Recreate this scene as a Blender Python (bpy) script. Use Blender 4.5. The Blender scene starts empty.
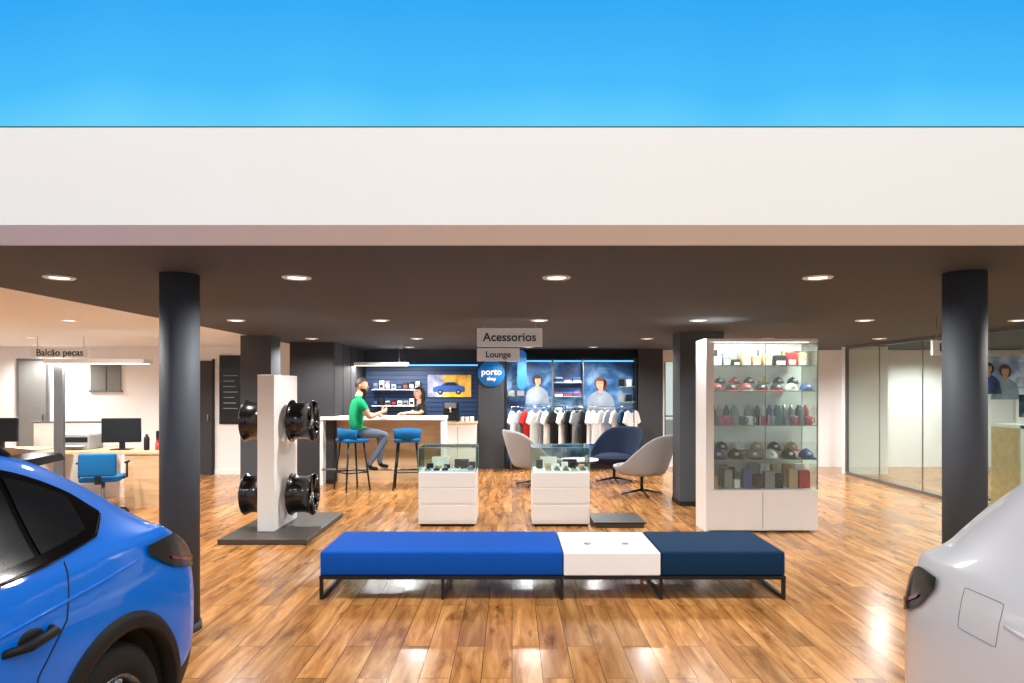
import bpy, bmesh, math, random
from mathutils import Vector, Matrix, Euler
random.seed(7)
S = bpy.context.scene
S.view_settings.view_transform = 'Standard'
S.view_settings.look = 'None'

# ------------------------------------------------------------------ materials
def srgb(c):
    return tuple(((x/255)/12.92 if x/255 <= .04045 else ((x/255+.055)/1.055)**2.4) for x in c)

def mat(name, rgb, rough=.5, metal=0, emit=0, var=.06, scale=12, coat=0, bump=0, spec=.5, sheen=0):
    m = bpy.data.materials.new(name); m.use_nodes = True
    nt = m.node_tree; N = nt.nodes; L = nt.links
    p = N['Principled BSDF']
    c = srgb(rgb)
    p.inputs['Roughness'].default_value = rough
    p.inputs['Metallic'].default_value = metal
    p.inputs['Coat Weight'].default_value = coat
    p.inputs['Coat Roughness'].default_value = .04
    p.inputs['Specular IOR Level'].default_value = spec
    p.inputs['Sheen Weight'].default_value = sheen
    tc = N.new('ShaderNodeTexCoord'); nz = N.new('ShaderNodeTexNoise')
    nz.inputs['Scale'].default_value = scale; nz.inputs['Detail'].default_value = 3
    L.new(tc.outputs['Object'], nz.inputs['Vector'])
    mx = N.new('ShaderNodeMix'); mx.data_type = 'RGBA'
    mx.inputs[6].default_value = (*[x*(1-var) for x in c], 1)
    mx.inputs[7].default_value = (*[min(1, x*(1+var)) for x in c], 1)
    L.new(nz.outputs['Fac'], mx.inputs[0]); L.new(mx.outputs[2], p.inputs['Base Color'])
    if emit:
        L.new(mx.outputs[2], p.inputs['Emission Color']); p.inputs['Emission Strength'].default_value = emit
    if bump:
        b = N.new('ShaderNodeBump'); b.inputs['Strength'].default_value = bump; b.inputs['Distance'].default_value = .01
        nz2 = N.new('ShaderNodeTexNoise'); nz2.inputs['Scale'].default_value = 250
        L.new(tc.outputs['Object'], nz2.inputs['Vector'])
        L.new(nz2.outputs['Fac'], b.inputs['Height']); L.new(b.outputs[0], p.inputs['Normal'])
    return m

def glass(name, rgb=(248, 252, 250), k=.7, base=.03):
    m = bpy.data.materials.new(name); m.use_nodes = True
    nt = m.node_tree; N = nt.nodes; L = nt.links
    N.remove(N['Principled BSDF']); out = N['Material Output']
    t = N.new('ShaderNodeBsdfTransparent'); t.inputs[0].default_value = (*srgb(rgb), 1)
    g = N.new('ShaderNodeBsdfGlossy'); g.inputs['Roughness'].default_value = .01
    f = N.new('ShaderNodeLayerWeight'); f.inputs[0].default_value = .5
    pw = N.new('ShaderNodeMath'); pw.operation = 'POWER'; pw.inputs[1].default_value = 4; L.new(f.outputs['Facing'], pw.inputs[0])
    mu = N.new('ShaderNodeMath'); mu.operation = 'MULTIPLY_ADD'; mu.inputs[1].default_value = k; mu.inputs[2].default_value = base
    L.new(pw.outputs[0], mu.inputs[0])
    mx = N.new('ShaderNodeMixShader'); L.new(mu.outputs[0], mx.inputs[0])
    L.new(t.outputs[0], mx.inputs[1]); L.new(g.outputs[0], mx.inputs[2]); L.new(mx.outputs[0], out.inputs[0])
    return m

def wood_mat(name, c1, c2, c3, plank=True, rough=.28, along_y=True, bw=1.25, rh=.17):
    m = bpy.data.materials.new(name); m.use_nodes = True
    nt = m.node_tree; N = nt.nodes; L = nt.links
    p = N['Principled BSDF']; p.inputs['Roughness'].default_value = rough
    tc = N.new('ShaderNodeTexCoord'); mp = N.new('ShaderNodeMapping')
    mp.inputs['Rotation'].default_value = (0, 0, math.radians(90) if along_y else 0)
    L.new(tc.outputs['Object'], mp.inputs[0])
    br = N.new('ShaderNodeTexBrick'); br.offset = .37; br.squash = 1
    br.inputs['Color1'].default_value = (0, 0, 0, 1); br.inputs['Color2'].default_value = (1, 1, 1, 1)
    br.inputs['Mortar'].default_value = (.5, .5, .5, 1)
    br.inputs['Scale'].default_value = 1; br.inputs['Mortar Size'].default_value = .002
    br.inputs['Brick Width'].default_value = bw; br.inputs['Row Height'].default_value = rh
    L.new(mp.outputs[0], br.inputs['Vector'])
    mp2 = N.new('ShaderNodeMapping'); mp2.inputs['Scale'].default_value = (1.1, 9, 9)
    L.new(mp.outputs[0], mp2.inputs[0])
    ad = N.new('ShaderNodeVectorMath'); ad.operation = 'MULTIPLY_ADD'
    ad.inputs[1].default_value = (13, 7, 5)
    L.new(br.outputs['Color'], ad.inputs[0]); L.new(mp2.outputs[0], ad.inputs[2])
    nz = N.new('ShaderNodeTexNoise'); nz.inputs['Scale'].default_value = 1.5; nz.inputs['Detail'].default_value = 7
    nz.inputs['Roughness'].default_value = .6; nz.inputs['Distortion'].default_value = .6
    L.new(ad.outputs[0], nz.inputs['Vector'])
    cr = N.new('ShaderNodeValToRGB'); e = cr.color_ramp.elements
    e[0].position = .26; e[0].color = (*srgb(c1), 1); e[1].position = .74; e[1].color = (*srgb(c3), 1)
    x = e.new(.5); x.color = (*srgb(c2), 1)
    L.new(nz.outputs['Fac'], cr.inputs[0])
    nk = N.new('ShaderNodeTexNoise'); nk.inputs['Scale'].default_value = 2.0; nk.inputs['Detail'].default_value = 6; nk.inputs['Roughness'].default_value = .62
    mp3 = N.new('ShaderNodeMapping'); mp3.inputs['Scale'].default_value = (1.2, 3.4, 3.4)
    L.new(mp.outputs[0], mp3.inputs[0]); L.new(mp3.outputs[0], nk.inputs['Vector'])
    kr = N.new('ShaderNodeValToRGB'); kr.color_ramp.elements[0].position = .55; kr.color_ramp.elements[0].color = (1, 1, 1, 1)
    kr.color_ramp.elements[1].position = .73; kr.color_ramp.elements[1].color = (.36, .27, .19, 1)
    L.new(nk.outputs['Fac'], kr.inputs[0])
    hv = N.new('ShaderNodeMapRange'); hv.inputs[3].default_value = .74; hv.inputs[4].default_value = 1.18
    L.new(br.outputs['Color'], hv.inputs[0])
    m1 = N.new('ShaderNodeMix'); m1.data_type = 'RGBA'; m1.blend_type = 'MULTIPLY'; m1.inputs[0].default_value = 1
    L.new(cr.outputs[0], m1.inputs[6]); L.new(kr.outputs[0], m1.inputs[7])
    m2 = N.new('ShaderNodeVectorMath'); m2.operation = 'SCALE'
    L.new(m1.outputs[2], m2.inputs[0]); L.new(hv.outputs[0], m2.inputs['Scale'])
    if plank:
        m3 = N.new('ShaderNodeMix'); m3.data_type = 'RGBA'
        L.new(br.outputs['Fac'], m3.inputs[0]); L.new(m2.outputs[0], m3.inputs[6])
        m3.inputs[7].default_value = (*srgb([c*.6 for c in c1]), 1)
        L.new(m3.outputs[2], p.inputs['Base Color'])
    else:
        L.new(cr.outputs[0], p.inputs['Base Color'])
    rr = N.new('ShaderNodeMapRange'); rr.inputs[3].default_value = rough-.06; rr.inputs[4].default_value = rough+.1
    L.new(nz.outputs['Fac'], rr.inputs[0]); L.new(rr.outputs[0], p.inputs['Roughness'])
    return m

def graphic_mat(name, cols, scale, emit, stretch=(1, 1, 1)):
    m = bpy.data.materials.new(name); m.use_nodes = True
    N = m.node_tree.nodes; L = m.node_tree.links; p = N['Principled BSDF']
    tc = N.new('ShaderNodeTexCoord'); mp = N.new('ShaderNodeMapping'); mp.inputs['Scale'].default_value = stretch
    L.new(tc.outputs['Object'], mp.inputs[0])
    nz = N.new('ShaderNodeTexNoise'); nz.inputs['Scale'].default_value = scale; nz.inputs['Detail'].default_value = 5; nz.inputs['Distortion'].default_value = .3
    L.new(mp.outputs[0], nz.inputs['Vector'])
    cr = N.new('ShaderNodeValToRGB'); e = cr.color_ramp.elements
    n = len(cols)
    e[0].position = .3; e[0].color = (*srgb(cols[0]), 1); e[1].position = .7; e[1].color = (*srgb(cols[-1]), 1)
    for i in range(1, n-1):
        x = e.new(.3+.4*i/(n-1)); x.color = (*srgb(cols[i]), 1)
    L.new(nz.outputs['Fac'], cr.inputs[0]); L.new(cr.outputs[0], p.inputs['Base Color']); L.new(cr.outputs[0], p.inputs['Emission Color'])
    p.inputs['Emission Strength'].default_value = emit; p.inputs['Roughness'].default_value = .35
    return m

M = {}
M['floor'] = wood_mat('oak_plank_floor', (122, 76, 36), (174, 120, 66), (208, 158, 100), rough=.19)
M['deskwood'] = wood_mat('desk_wood', (192, 156, 116), (208, 176, 136), (220, 190, 154), plank=False, rough=.4, along_y=False)
M['plaster'] = mat('white_plaster', (240, 237, 232), .75, var=.012, scale=2)
M['cream'] = mat('cream_soffit', (250, 244, 234), .8, var=.01)
M['ceil_dark'] = mat('dark_ceiling_paint', (62, 64, 69), .75, var=.03, scale=1.5)
M['ceil_white'] = mat('white_ceiling_paint', (232, 240, 250), .8, var=.01)
M['wall_white'] = mat('white_wall_paint', (236, 238, 240), .8, var=.015, scale=2)
M['wall_dark'] = mat('anthracite_wall', (46, 47, 52), .6, var=.05)
M['column'] = mat('anthracite_column', (72, 77, 84), .65, var=.04, spec=.25)
M['blackmetal'] = mat('black_metal', (28, 28, 30), .4, metal=.3)
M['darkwood'] = mat('dark_base_board', (66, 60, 56), .45, var=.12)
M['white'] = mat('white_lacquer', (238, 238, 237), .35, var=.01)
M['bluefab'] = mat('cobalt_fabric', (10, 78, 172), .9, var=.1, scale=120, bump=.4, spec=.15)
M['navyfab'] = mat('navy_fabric', (16, 48, 78), .9, var=.14, scale=120, bump=.4, spec=.15)
M['stoolblue'] = mat('petrol_blue_fabric', (20, 100, 160), .8, var=.1, scale=60, spec=.2)
M['grayfab'] = mat('light_gray_fabric', (152, 152, 154), .9, var=.06, scale=90, bump=.3, spec=.2)
M['darknavy'] = mat('dark_navy_fabric', (24, 34, 56), .9, var=.1, scale=90, bump=.3, spec=.2)
M['chrome'] = mat('chrome', (210, 210, 212), .12, metal=1)
M['steel'] = mat('brushed_steel', (150, 150, 152), .35, metal=.9)
M['glass'] = glass('clear_glass')
M['caseglass'] = glass('showcase_glass', (242, 249, 246), .8, .08)
M['glassedge'] = mat('polished_glass_edge', (128, 164, 156), .2, var=.02)
M['tintglass'] = glass('partition_glass', (236, 244, 240), .55, .07)
M['blackgloss'] = mat('black_gloss', (8, 8, 10), .1, spec=.35)
M['smoked'] = mat('smoked_lens', (10, 10, 12), .22, spec=.2)
M['black'] = mat('black_plastic', (22, 22, 24), .55, spec=.3)
M['rubber'] = mat('tyre_rubber', (20, 20, 21), .8)
M['bluepaint'] = mat('blue_car_paint', (0, 120, 236), .4, metal=0, coat=.55, var=.03, spec=.1)
M['whitepaint'] = mat('pearl_white_car_paint', (222, 223, 225), .35, coat=.7, var=.01)
M['redlens'] = mat('red_lens', (110, 8, 10), .2, emit=.12)
M['lamp'] = mat('lamp_diffuser', (255, 246, 228), .5, emit=4, var=0)
M['ledblue'] = mat('blue_led_strip', (90, 190, 255), .5, emit=1.6, var=0)
M['sign'] = mat('sign_gray_panel', (205, 203, 198), .5, emit=.15, var=.01)
M['signtext'] = mat('sign_dark_text', (40, 40, 44), .5)
M['whitetext'] = mat('white_text', (240, 240, 240), .5, emit=.5)
M['skin'] = mat('skin', (208, 158, 132), .5, var=.04)
M['green'] = mat('green_shirt', (22, 156, 104), .85, var=.08, scale=20, spec=.2)
M['jeans'] = mat('gray_blue_jeans', (98, 112, 132), .85, var=.12, scale=60, spec=.2)
M['darkjeans'] = mat('dark_trousers', (32, 34, 42), .85)
M['hair'] = mat('dark_brown_hair', (48, 32, 24), .6, var=.2, scale=80)
M['hairblack'] = mat('black_hair', (24, 18, 17), .45, var=.2, scale=80)
M['blacktop'] = mat('black_top', (28, 26, 30), .8)
M['lips'] = mat('lips', (176, 96, 90), .5)
M['eyewhite'] = mat('eye_white', (235, 232, 228), .3)
M['red'] = mat('red_item', (190, 34, 36), .5)
M['tan'] = mat('tan_item', (200, 168, 124), .6)
M['teal_i'] = mat('teal_item', (40, 130, 130), .5)
M['graybox'] = mat('gray_item', (136, 140, 144), .5)
M['bluebox'] = mat('blue_item', (34, 74, 150), .5)
M['navypanel'] = mat('navy_slat_panel', (24, 50, 86), .45, emit=.3, var=.15, scale=3)  # slats glow faintly by emission, standing in for the blue-lit wall
M['bluescene'] = graphic_mat('blue_backlit_graphic', [(14, 24, 44), (22, 48, 84), (38, 84, 132), (104, 140, 172), (30, 56, 92)], 1.6, .4, (1, 1, 1.3))
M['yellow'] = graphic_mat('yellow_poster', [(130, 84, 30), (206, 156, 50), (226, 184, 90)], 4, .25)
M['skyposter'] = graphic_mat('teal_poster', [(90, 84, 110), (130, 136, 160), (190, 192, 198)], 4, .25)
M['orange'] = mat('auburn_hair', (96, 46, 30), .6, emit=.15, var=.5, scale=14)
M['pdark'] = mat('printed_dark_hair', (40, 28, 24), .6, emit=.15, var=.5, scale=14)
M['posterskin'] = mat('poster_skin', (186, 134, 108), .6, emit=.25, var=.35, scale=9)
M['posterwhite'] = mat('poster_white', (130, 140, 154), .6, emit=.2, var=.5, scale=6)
M['posterblue'] = mat('round_sign_blue', (20, 96, 160), .5, emit=.5)
M['screen'] = mat('dark_screen', (20, 24, 28), .15, spec=.4)
M['window_grey'] = mat('gray_blind', (120, 122, 120), .5, var=.08)
M['asphalt'] = mat('outdoor_paving', (150, 148, 142), .9)
M['frame'] = mat('aluminium_frame', (120, 122, 124), .35, metal=.7)
M['teal'] = mat('teal_trim', (16, 96, 120), .5)

def bluebox():
    m = bpy.data.materials.new('backlit_blue_membrane'); m.use_nodes = True
    N = m.node_tree.nodes; L = m.node_tree.links; N.remove(N['Principled BSDF'])
    em = N.new('ShaderNodeEmission'); L.new(em.outputs[0], N['Material Output'].inputs[0])
    tc = N.new('ShaderNodeTexCoord'); sp = N.new('ShaderNodeSeparateXYZ'); L.new(tc.outputs['Object'], sp.inputs[0])
    nz = N.new('ShaderNodeTexNoise'); nz.inputs['Scale'].default_value = 1.3; nz.inputs['Detail'].default_value = 1
    mp = N.new('ShaderNodeMapping'); mp.inputs['Scale'].default_value = (1, 1, .3)
    L.new(tc.outputs['Object'], mp.inputs[0]); L.new(mp.outputs[0], nz.inputs['Vector'])
    a = N.new('ShaderNodeMath'); a.operation = 'MULTIPLY_ADD'; a.inputs[1].default_value = .3; L.new(nz.outputs['Fac'], a.inputs[0]); L.new(sp.outputs[2], a.inputs[2])
    mr = N.new('ShaderNodeMapRange'); mr.inputs[1].default_value = 2.9; mr.inputs[2].default_value = 3.6; L.new(a.outputs[0], mr.inputs[0])
    cr = N.new('ShaderNodeValToRGB'); e = cr.color_ramp.elements
    e[0].color = (*srgb((108, 212, 254)), 1); e[1].color = (*srgb((50, 168, 246)), 1)  # paler bottom: LED falloff painted into the emission colour
    x = e.new(.35); x.color = (*srgb((74, 190, 252)), 1)
    L.new(mr.outputs[0], cr.inputs[0]); L.new(cr.outputs[0], em.inputs[0]); em.inputs[1].default_value = 1.0
    return m
M['blueboxpanel'] = bluebox()

# ------------------------------------------------------------------ mesh builder
class B:
    def __init__(s): s.v = []; s.f = []; s.m = []; s.s = []; s.mats = []
    def mi(s, mt):
        if isinstance(mt, str): mt = M[mt]
        if mt not in s.mats: s.mats.append(mt)
        return s.mats.index(mt)
    def add(s, vs, fs, mt, T=None, smooth=False):
        o = len(s.v); i = s.mi(mt)
        for v in vs:
            v = Vector(v); s.v.append(T @ v if T is not None else v)
        for f in fs:
            s.f.append([o+k for k in f]); s.m.append(i); s.s.append(smooth)
        return s
    def box(s, x0, x1, y0, y1, z0, z1, mt, bev=0, T=None, seg=2):
        if bev:
            bm = bmesh.new(); bmesh.ops.create_cube(bm, size=1)
            for v in bm.verts:
                v.co = Vector(((x0+x1)/2+v.co.x*(x1-x0), (y0+y1)/2+v.co.y*(y1-y0), (z0+z1)/2+v.co.z*(z1-z0)))
            bmesh.ops.bevel(bm, geom=bm.edges[:], offset=bev, segments=seg, profile=.5, affect='EDGES')
            bm.verts.index_update()
            s.add([v.co.copy() for v in bm.verts], [[v.index for v in f.verts] for f in bm.faces], mt, T, seg > 2); bm.free()
        else:
            vs = [(x, y, z) for x in (x0, x1) for y in (y0, y1) for z in (z0, z1)]
            s.add(vs, [(0, 1, 3, 2), (4, 6, 7, 5), (0, 4, 5, 1), (2, 3, 7, 6), (0, 2, 6, 4), (1, 5, 7, 3)], mt, T)
        return s
    def tube(s, pts, r, mt, n=8, T=None, closed=False, cap=True, flat=1.0):
        pts = [Vector(p) for p in pts]; k = len(pts)
        rs = r if isinstance(r, (list, tuple)) else [r]*k
        vs = []; up = None
        for i, p in enumerate(pts):
            a = pts[i-1] if (i > 0 or closed) else p
            b = pts[(i+1) % k] if (i < k-1 or closed) else p
            d = (b-a).normalized()
            if up is None:
                up = Vector((0, 0, 1)) if abs(d.z) < .9 else Vector((0, 1, 0))
            up = (up-d*up.dot(d))
            if up.length < 1e-5: up = d.orthogonal()
            up.normalize(); sd = d.cross(up)
            for j in range(n):
                t = 2*math.pi*j/n+math.pi/n
                vs.append(p+(sd*math.cos(t)+up*math.sin(t)*flat)*rs[i])
        fs = []
        for i in range(k if closed else k-1):
            for j in range(n):
                fs.append((i*n+j, i*n+(j+1) % n, ((i+1) % k)*n+(j+1) % n, ((i+1) % k)*n+j))
        if cap and not closed:
            fs.append(tuple(range(n))[::-1]); fs.append(tuple(range((k-1)*n, k*n)))
        return s.add(vs, fs, mt, T, n > 4)
    def cyl(s, p0, p1, r, mt, n=20, T=None, r2=None):
        return s.tube([p0, p1], [r, r if r2 is None else r2], mt, n=n, T=T)
    def lathe(s, prof, mt, T=None, n=32, smooth=True, closed=False):
        vs = [(r*math.cos(2*math.pi*j/n), r*math.sin(2*math.pi*j/n), z) for r, z in prof for j in range(n)]
        k = len(prof); fs = []
        for i in range(k if closed else k-1):
            for j in range(n):
                fs.append((i*n+j, i*n+(j+1) % n, ((i+1) % k)*n+(j+1) % n, ((i+1) % k)*n+j))
        return s.add(vs, fs, mt, T, smooth)
    def ell(s, c, r, mt, T=None, n=16, m=10, fn=None, keep=None):
        c = Vector(c); vs = []; fs = []
        for i in range(m+1):
            a = math.pi*i/m
            for j in range(n):
                b = 2*math.pi*j/n
                u = Vector((math.sin(a)*math.cos(b), math.sin(a)*math.sin(b), math.cos(a)))
                if fn: u = fn(u)
                vs.append(Vector((u.x*r[0], u.y*r[1], u.z*r[2]))+c)
        for i in range(m):
            for j in range(n):
                f = (i*n+j, (i+1)*n+j, (i+1)*n+(j+1) % n, i*n+(j+1) % n)
                if keep:
                    q = sum(((vs[k]-c) for k in f), Vector())/4
                    if not keep(Vector((q.x/r[0], q.y/r[1], q.z/r[2]))): continue
                fs.append(f)
        return s.add(vs, fs, mt, T, True)
    def prism(s, poly, y0, y1, mt, T=None):
        n = len(poly)
        vs = [(x, y0, z) for x, z in poly]+[(x, y1, z) for x, z in poly]
        fs = [tuple(range(n)), tuple(range(n, 2*n))[::-1]]+[(i, i+n, (i+1) % n+n, (i+1) % n) for i in range(n)]
        return s.add(vs, fs, mt, T)
    def evalobj(s, ob, matfn=None, T=None, smooth=True):
        dg = bpy.context.evaluated_depsgraph_get(); dg.update()
        me = bpy.data.meshes.new_from_object(ob.evaluated_get(dg))
        for p in me.polygons:
            mt = matfn(p) if matfn else ob.data.materials[0]
            i = s.mi(mt); s.m.append(i); s.s.append(smooth)
            s.f.append([len(s.v)+k for k in p.vertices])
        for v in me.vertices:
            s.v.append(T @ v.co if T is not None else v.co.copy())
        bpy.data.objects.remove(ob); bpy.data.meshes.remove(me)
        return s
    def done(s, name, loc=(0, 0, 0), rz=0, parent=None, recalc=True):
        me = bpy.data.meshes.new(name); me.from_pydata([tuple(v) for v in s.v], [], s.f)
        for mt in s.mats: me.materials.append(mt)
        for p, i, sm in zip(me.polygons, s.m, s.s): p.material_index = i; p.use_smooth = sm
        me.update()
        if recalc:
            bm = bmesh.new(); bm.from_mesh(me); bmesh.ops.recalc_face_normals(bm, faces=bm.faces[:]); bm.to_mesh(me); bm.free()
        ob = bpy.data.objects.new(name, me); S.collection.objects.link(ob)
        ob.location = loc; ob.rotation_euler = (0, 0, rz)
        if parent: ob.parent = parent
        return ob

def group(name, loc=(0, 0, 0), rz=0):
    e = bpy.data.objects.new(name, None); S.collection.objects.link(e); e.location = loc; e.rotation_euler = (0, 0, rz)
    e.empty_display_size = .1
    return e

def text(body, size, loc, parent, mt, name='lettering', rot=(math.pi/2, 0, 0), align='CENTER'):
    cu = bpy.data.curves.new(name, 'FONT'); cu.body = body; cu.size = size; cu.align_x = align; cu.align_y = 'CENTER'
    cu.extrude = .001; cu.materials.append(M[mt]); cu.offset = size*.018
    o = bpy.data.objects.new(name, cu); S.collection.objects.link(o); o.location = loc; o.rotation_euler = rot; o.parent = parent
    return o

def tempobj(vs, es, fs, mt=None):
    me = bpy.data.meshes.new('tmp'); me.from_pydata([tuple(v) for v in vs], es, fs)
    if mt: me.materials.append(mt)
    o = bpy.data.objects.new('tmp', me); S.collection.objects.link(o); return o

def area(name, loc, rot, sx, sy, e, col=(1, .96, .9), parent=None):
    l = bpy.data.lights.new(name, 'AREA'); l.shape = 'RECTANGLE'; l.size = sx; l.size_y = sy; l.energy = e; l.color = col
    o = bpy.data.objects.new(name, l); S.collection.objects.link(o); o.location = loc; o.rotation_euler = rot
    if parent: o.parent = parent
    return o

R = math.radians
def Tr(x, y, z, rx=0, ry=0, rz=0): return Matrix.Translation((x, y, z)) @ Euler((rx, ry, rz)).to_matrix().to_4x4()
def simple(name, *boxes):
    b = B()
    for bx in boxes: b.box(*bx)
    return b.done(name)

# ------------------------------------------------------------------ room shell
H = 2.34
simple('floor', (-11, 11, -5, 14.2, -.1, 0, 'floor'))
simple('ceiling', (-3.8, 10.2, 3.56, 13.9, H, H+.12, 'ceil_dark'))
simple('ceiling_office', (-10.2, -3.8, 3.56, 12.7, H, H+.12, 'ceil_white'))
b = B(); b.box(-11, 11, 3.12, 3.555, H, 2.785, 'plaster')
# plaster underside of the fascia, sloped into a lip to catch more sky light
b.add([(x, y, z) for x in (-11, 11) for y, z in ((3.121, H-.0005), (3.235, 2.2755), (3.262, 2.2755), (3.262, H-.0005))], [(0, 1, 5, 4), (1, 2, 6, 5), (2, 3, 7, 6), (0, 3, 2, 1), (4, 5, 6, 7)], 'cream')
b.done('wall_fascia')
simple('wall_lightbox', (-11, 11, 3.16, 3.3, 2.80, 4.7, 'blueboxpanel'))
simple('trim_1', (-11, 11, 3.135, 3.33, 2.786, 2.798, 'teal'))
simple('wall_back', (-3.7, 2.95, 13.65, 13.8, 0, H, 'wall_dark'))
simple('wall_back_right', (2.95, 3.05, 13.66, 13.8, 0, H, 'wall_white'), (3.45, 10.2, 13.66, 13.8, 0, H, 'wall_white'),
       (3.05, 3.45, 13.66, 13.8, 0, .5, 'wall_white'), (3.05, 3.45, 13.66, 13.8, 2.1, H, 'wall_white'))
simple('window_1', (3.05, 3.45, 13.7, 13.72, .5, 2.1, 'tintglass'), (3.05, 3.08, 13.68, 13.74, .5, 2.1, 'frame'), (3.42, 3.45, 13.68, 13.74, .5, 2.1, 'frame'),
       (3.05, 3.45, 13.68, 13.74, 1.0, 1.03, 'frame'))
simple('wall_office_back', (-10.2, -3.72, 12.5, 12.65, 0, H, 'wall_white'))
simple('wall_left', (-10.2, -10.05, 3.56, 12.5, 0, H, 'wall_white'))
simple('wall_right', (10.05, 10.2, 3.56, 13.65, 0, .9, 'wall_white'), (10.05, 10.2, 3.56, 13.65, 2.2, H, 'wall_white'), *[(10.05, 10.2, y, y+.12, .9, 2.2, 'wall_white') for y in (3.56, 5.9, 8.3, 10.7, 13.5)])
simple('added_window_3', (10.1, 10.11, 3.6, 13.6, .9, 2.2, 'glass'), *[(10.08, 10.14, y, y+.04, .9, 2.2, 'frame') for y in (4.8, 7.1, 9.5, 12.1)])  # side windows added to let daylight into the dim interior
simple('baseboard_office', (-10.05, -6.9, 12.485, 12.5, 0, .09, 'white'), (-5.45, -3.72, 12.485, 12.5, 0, .09, 'white'))
simple('baseboard_back', (3.5, 6.1, 13.64, 13.66, 0, .09, 'white'))
simple('ground_outside', (-16, 30, 14.25, 34, -.12, -.02, 'asphalt'), (11.05, 30, -5, 14.25, -.12, -.02, 'asphalt'))
b = B(); b.box(-3.68, -2.95, 11.3, 13.64, 0, H, 'wall_dark')
for i in range(4): b.box(-2.95, -2.944, 11.33+i*.58, 11.335+i*.58, 0, H, 'black')
b.box(-3.69, -2.94, 11.29, 13.64, 0, .07, 'blackmetal')
b.done('wall_dark_partition')
for x, y, r in ((-2.19, 4.5, .122), (2.93, 4.42, .125)):
    b = B(); b.cyl((0, 0, 0), (0, 0, H), r, 'column', n=48); b.cyl((0, 0, 0), (0, 0, .05), r+.012, 'column', n=48)
    b.done('column', (x, y, 0))
simple('box_column', (2.26, 2.85, 9.18, 9.6, 0, H, 'column'), (2.25, 2.86, 9.17, 9.61, 0, .06, 'blackmetal'))
simple('box_column', (-3.9, -3.46, 9.8, 10.2, 0, H, 'column'), (-3.91, -3.45, 9.79, 10.21, 0, .06, 'blackmetal'))
simple('wall_pilaster', (-.66, -.15, 13.3, 13.64, 0, H, 'wall_dark'))
simple('wall_pilaster', (2.46, 2.94, 13.3, 13.64, 0, H, 'wall_dark'))

def downlight(x, y, e=70, col=(1, .965, .92)):
    g = group('downlight', (x, y, H))
    b = B(); b.lathe([(.055, -.004), (.085, -.012), (.098, -.006), (.098, 0)], 'white', n=28)
    b.lathe([(.0001, -.006), (.06, -.006)], 'lamp', n=28); b.done('fitting', parent=g)
    l = bpy.data.lights.new('bulb', 'SPOT'); l.energy = e; l.spot_size = R(160); l.spot_blend = .6; l.shadow_soft_size = .07; l.color = col
    o = bpy.data.objects.new('bulb', l); S.collection.objects.link(o); o.location = (0, 0, -.03); o.parent = g
for y in (4.6, 7.55, 10.4):
    for x in (-3.05, -1.45, .30, 2.06, 3.9, 5.6):
        downlight(x, y, 110 if y < 5 else (150 if y < 10 else 205))
for x in (-1.9, .3, 1.5, 4.4): downlight(x, 12.6, 240)
for x, y in ((-4.9, 7.55), (-6.6, 7.55), (-5.2, 10.2), (-7.2, 10.2), (-8.9, 9.4), (-5, 5.2), (-8.4, 12)): downlight(x, y, 180)
for x, y in ((8, 7), (8, 10), (8, 12.5)): downlight(x, y, 280)

# ------------------------------------------------------------------ glass partition on the right
b = B(); X = 6.13
ys = [4.2, 5.4, 6.6, 7.8, 9.0, 10.2, 11.4, 12.5]
for a, c in zip(ys[:-1], ys[1:]):
    b.box(X, X+.012, a+.006, c-.006, .05, H-.05, 'tintglass')
b.box(X-.02, X+.03, 4.2, 12.5, 0, .05, 'frame'); b.box(X-.02, X+.03, 4.2, 12.5, H-.05, H, 'frame')
for y in (4.2, 12.5): b.box(X-.02, X+.03, y-.02, y+.02, .05, H-.05, 'frame')
for y in ys[1:-1]: b.box(X-.002, X+.014, y-.004, y+.004, .05, H-.05, 'frame')
b.done('glass_partition')
simple('wall_partition_return', (X-.02, 6.9, 12.53, 12.65, 0, H, 'wall_white'))

def portrait(b, x, y, z, s, hair, skin='posterskin', body='posterwhite', turn=0):
    E = lambda cx, cz, rx, rz, mt, k: b.add([(x+cx*s+rx*s*math.cos(t*math.pi/12), y-k*.002, z+cz*s+rz*s*math.sin(t*math.pi/12)) for t in range(24)], [tuple(range(24))], mt)
    E(-.02, .04, .19, .21, hair, 1); E(.05, -.0, .17, .20, hair, 1)
    b.add([(x+px*s, y-.004, z+pz*s) for px, pz in ((-.5, -.95), (-.43, -.46), (-.3, -.33), (-.1, -.22), (.1, -.22), (.3, -.34), (.42, -.48), (.52, -.95))], [tuple(range(8))], body)
    b.add([(x+px*s, y-.005, z+pz*s) for px, pz in ((-.07, -.3), (-.07, -.1), (.07, -.1), (.07, -.3))], [(0, 1, 2, 3)], skin)
    E(turn, 0, .125, .18, skin, 3); E(turn*.5, .15, .15, .06, hair, 4)
    for sx in (-.05, .05): E(turn+sx, .02, .022, .011, 'pdark', 4)
    E(turn, -.1, .04, .012, 'lips', 4); E(turn+.01, -.035, .014, .03, 'tan', 4)

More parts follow.
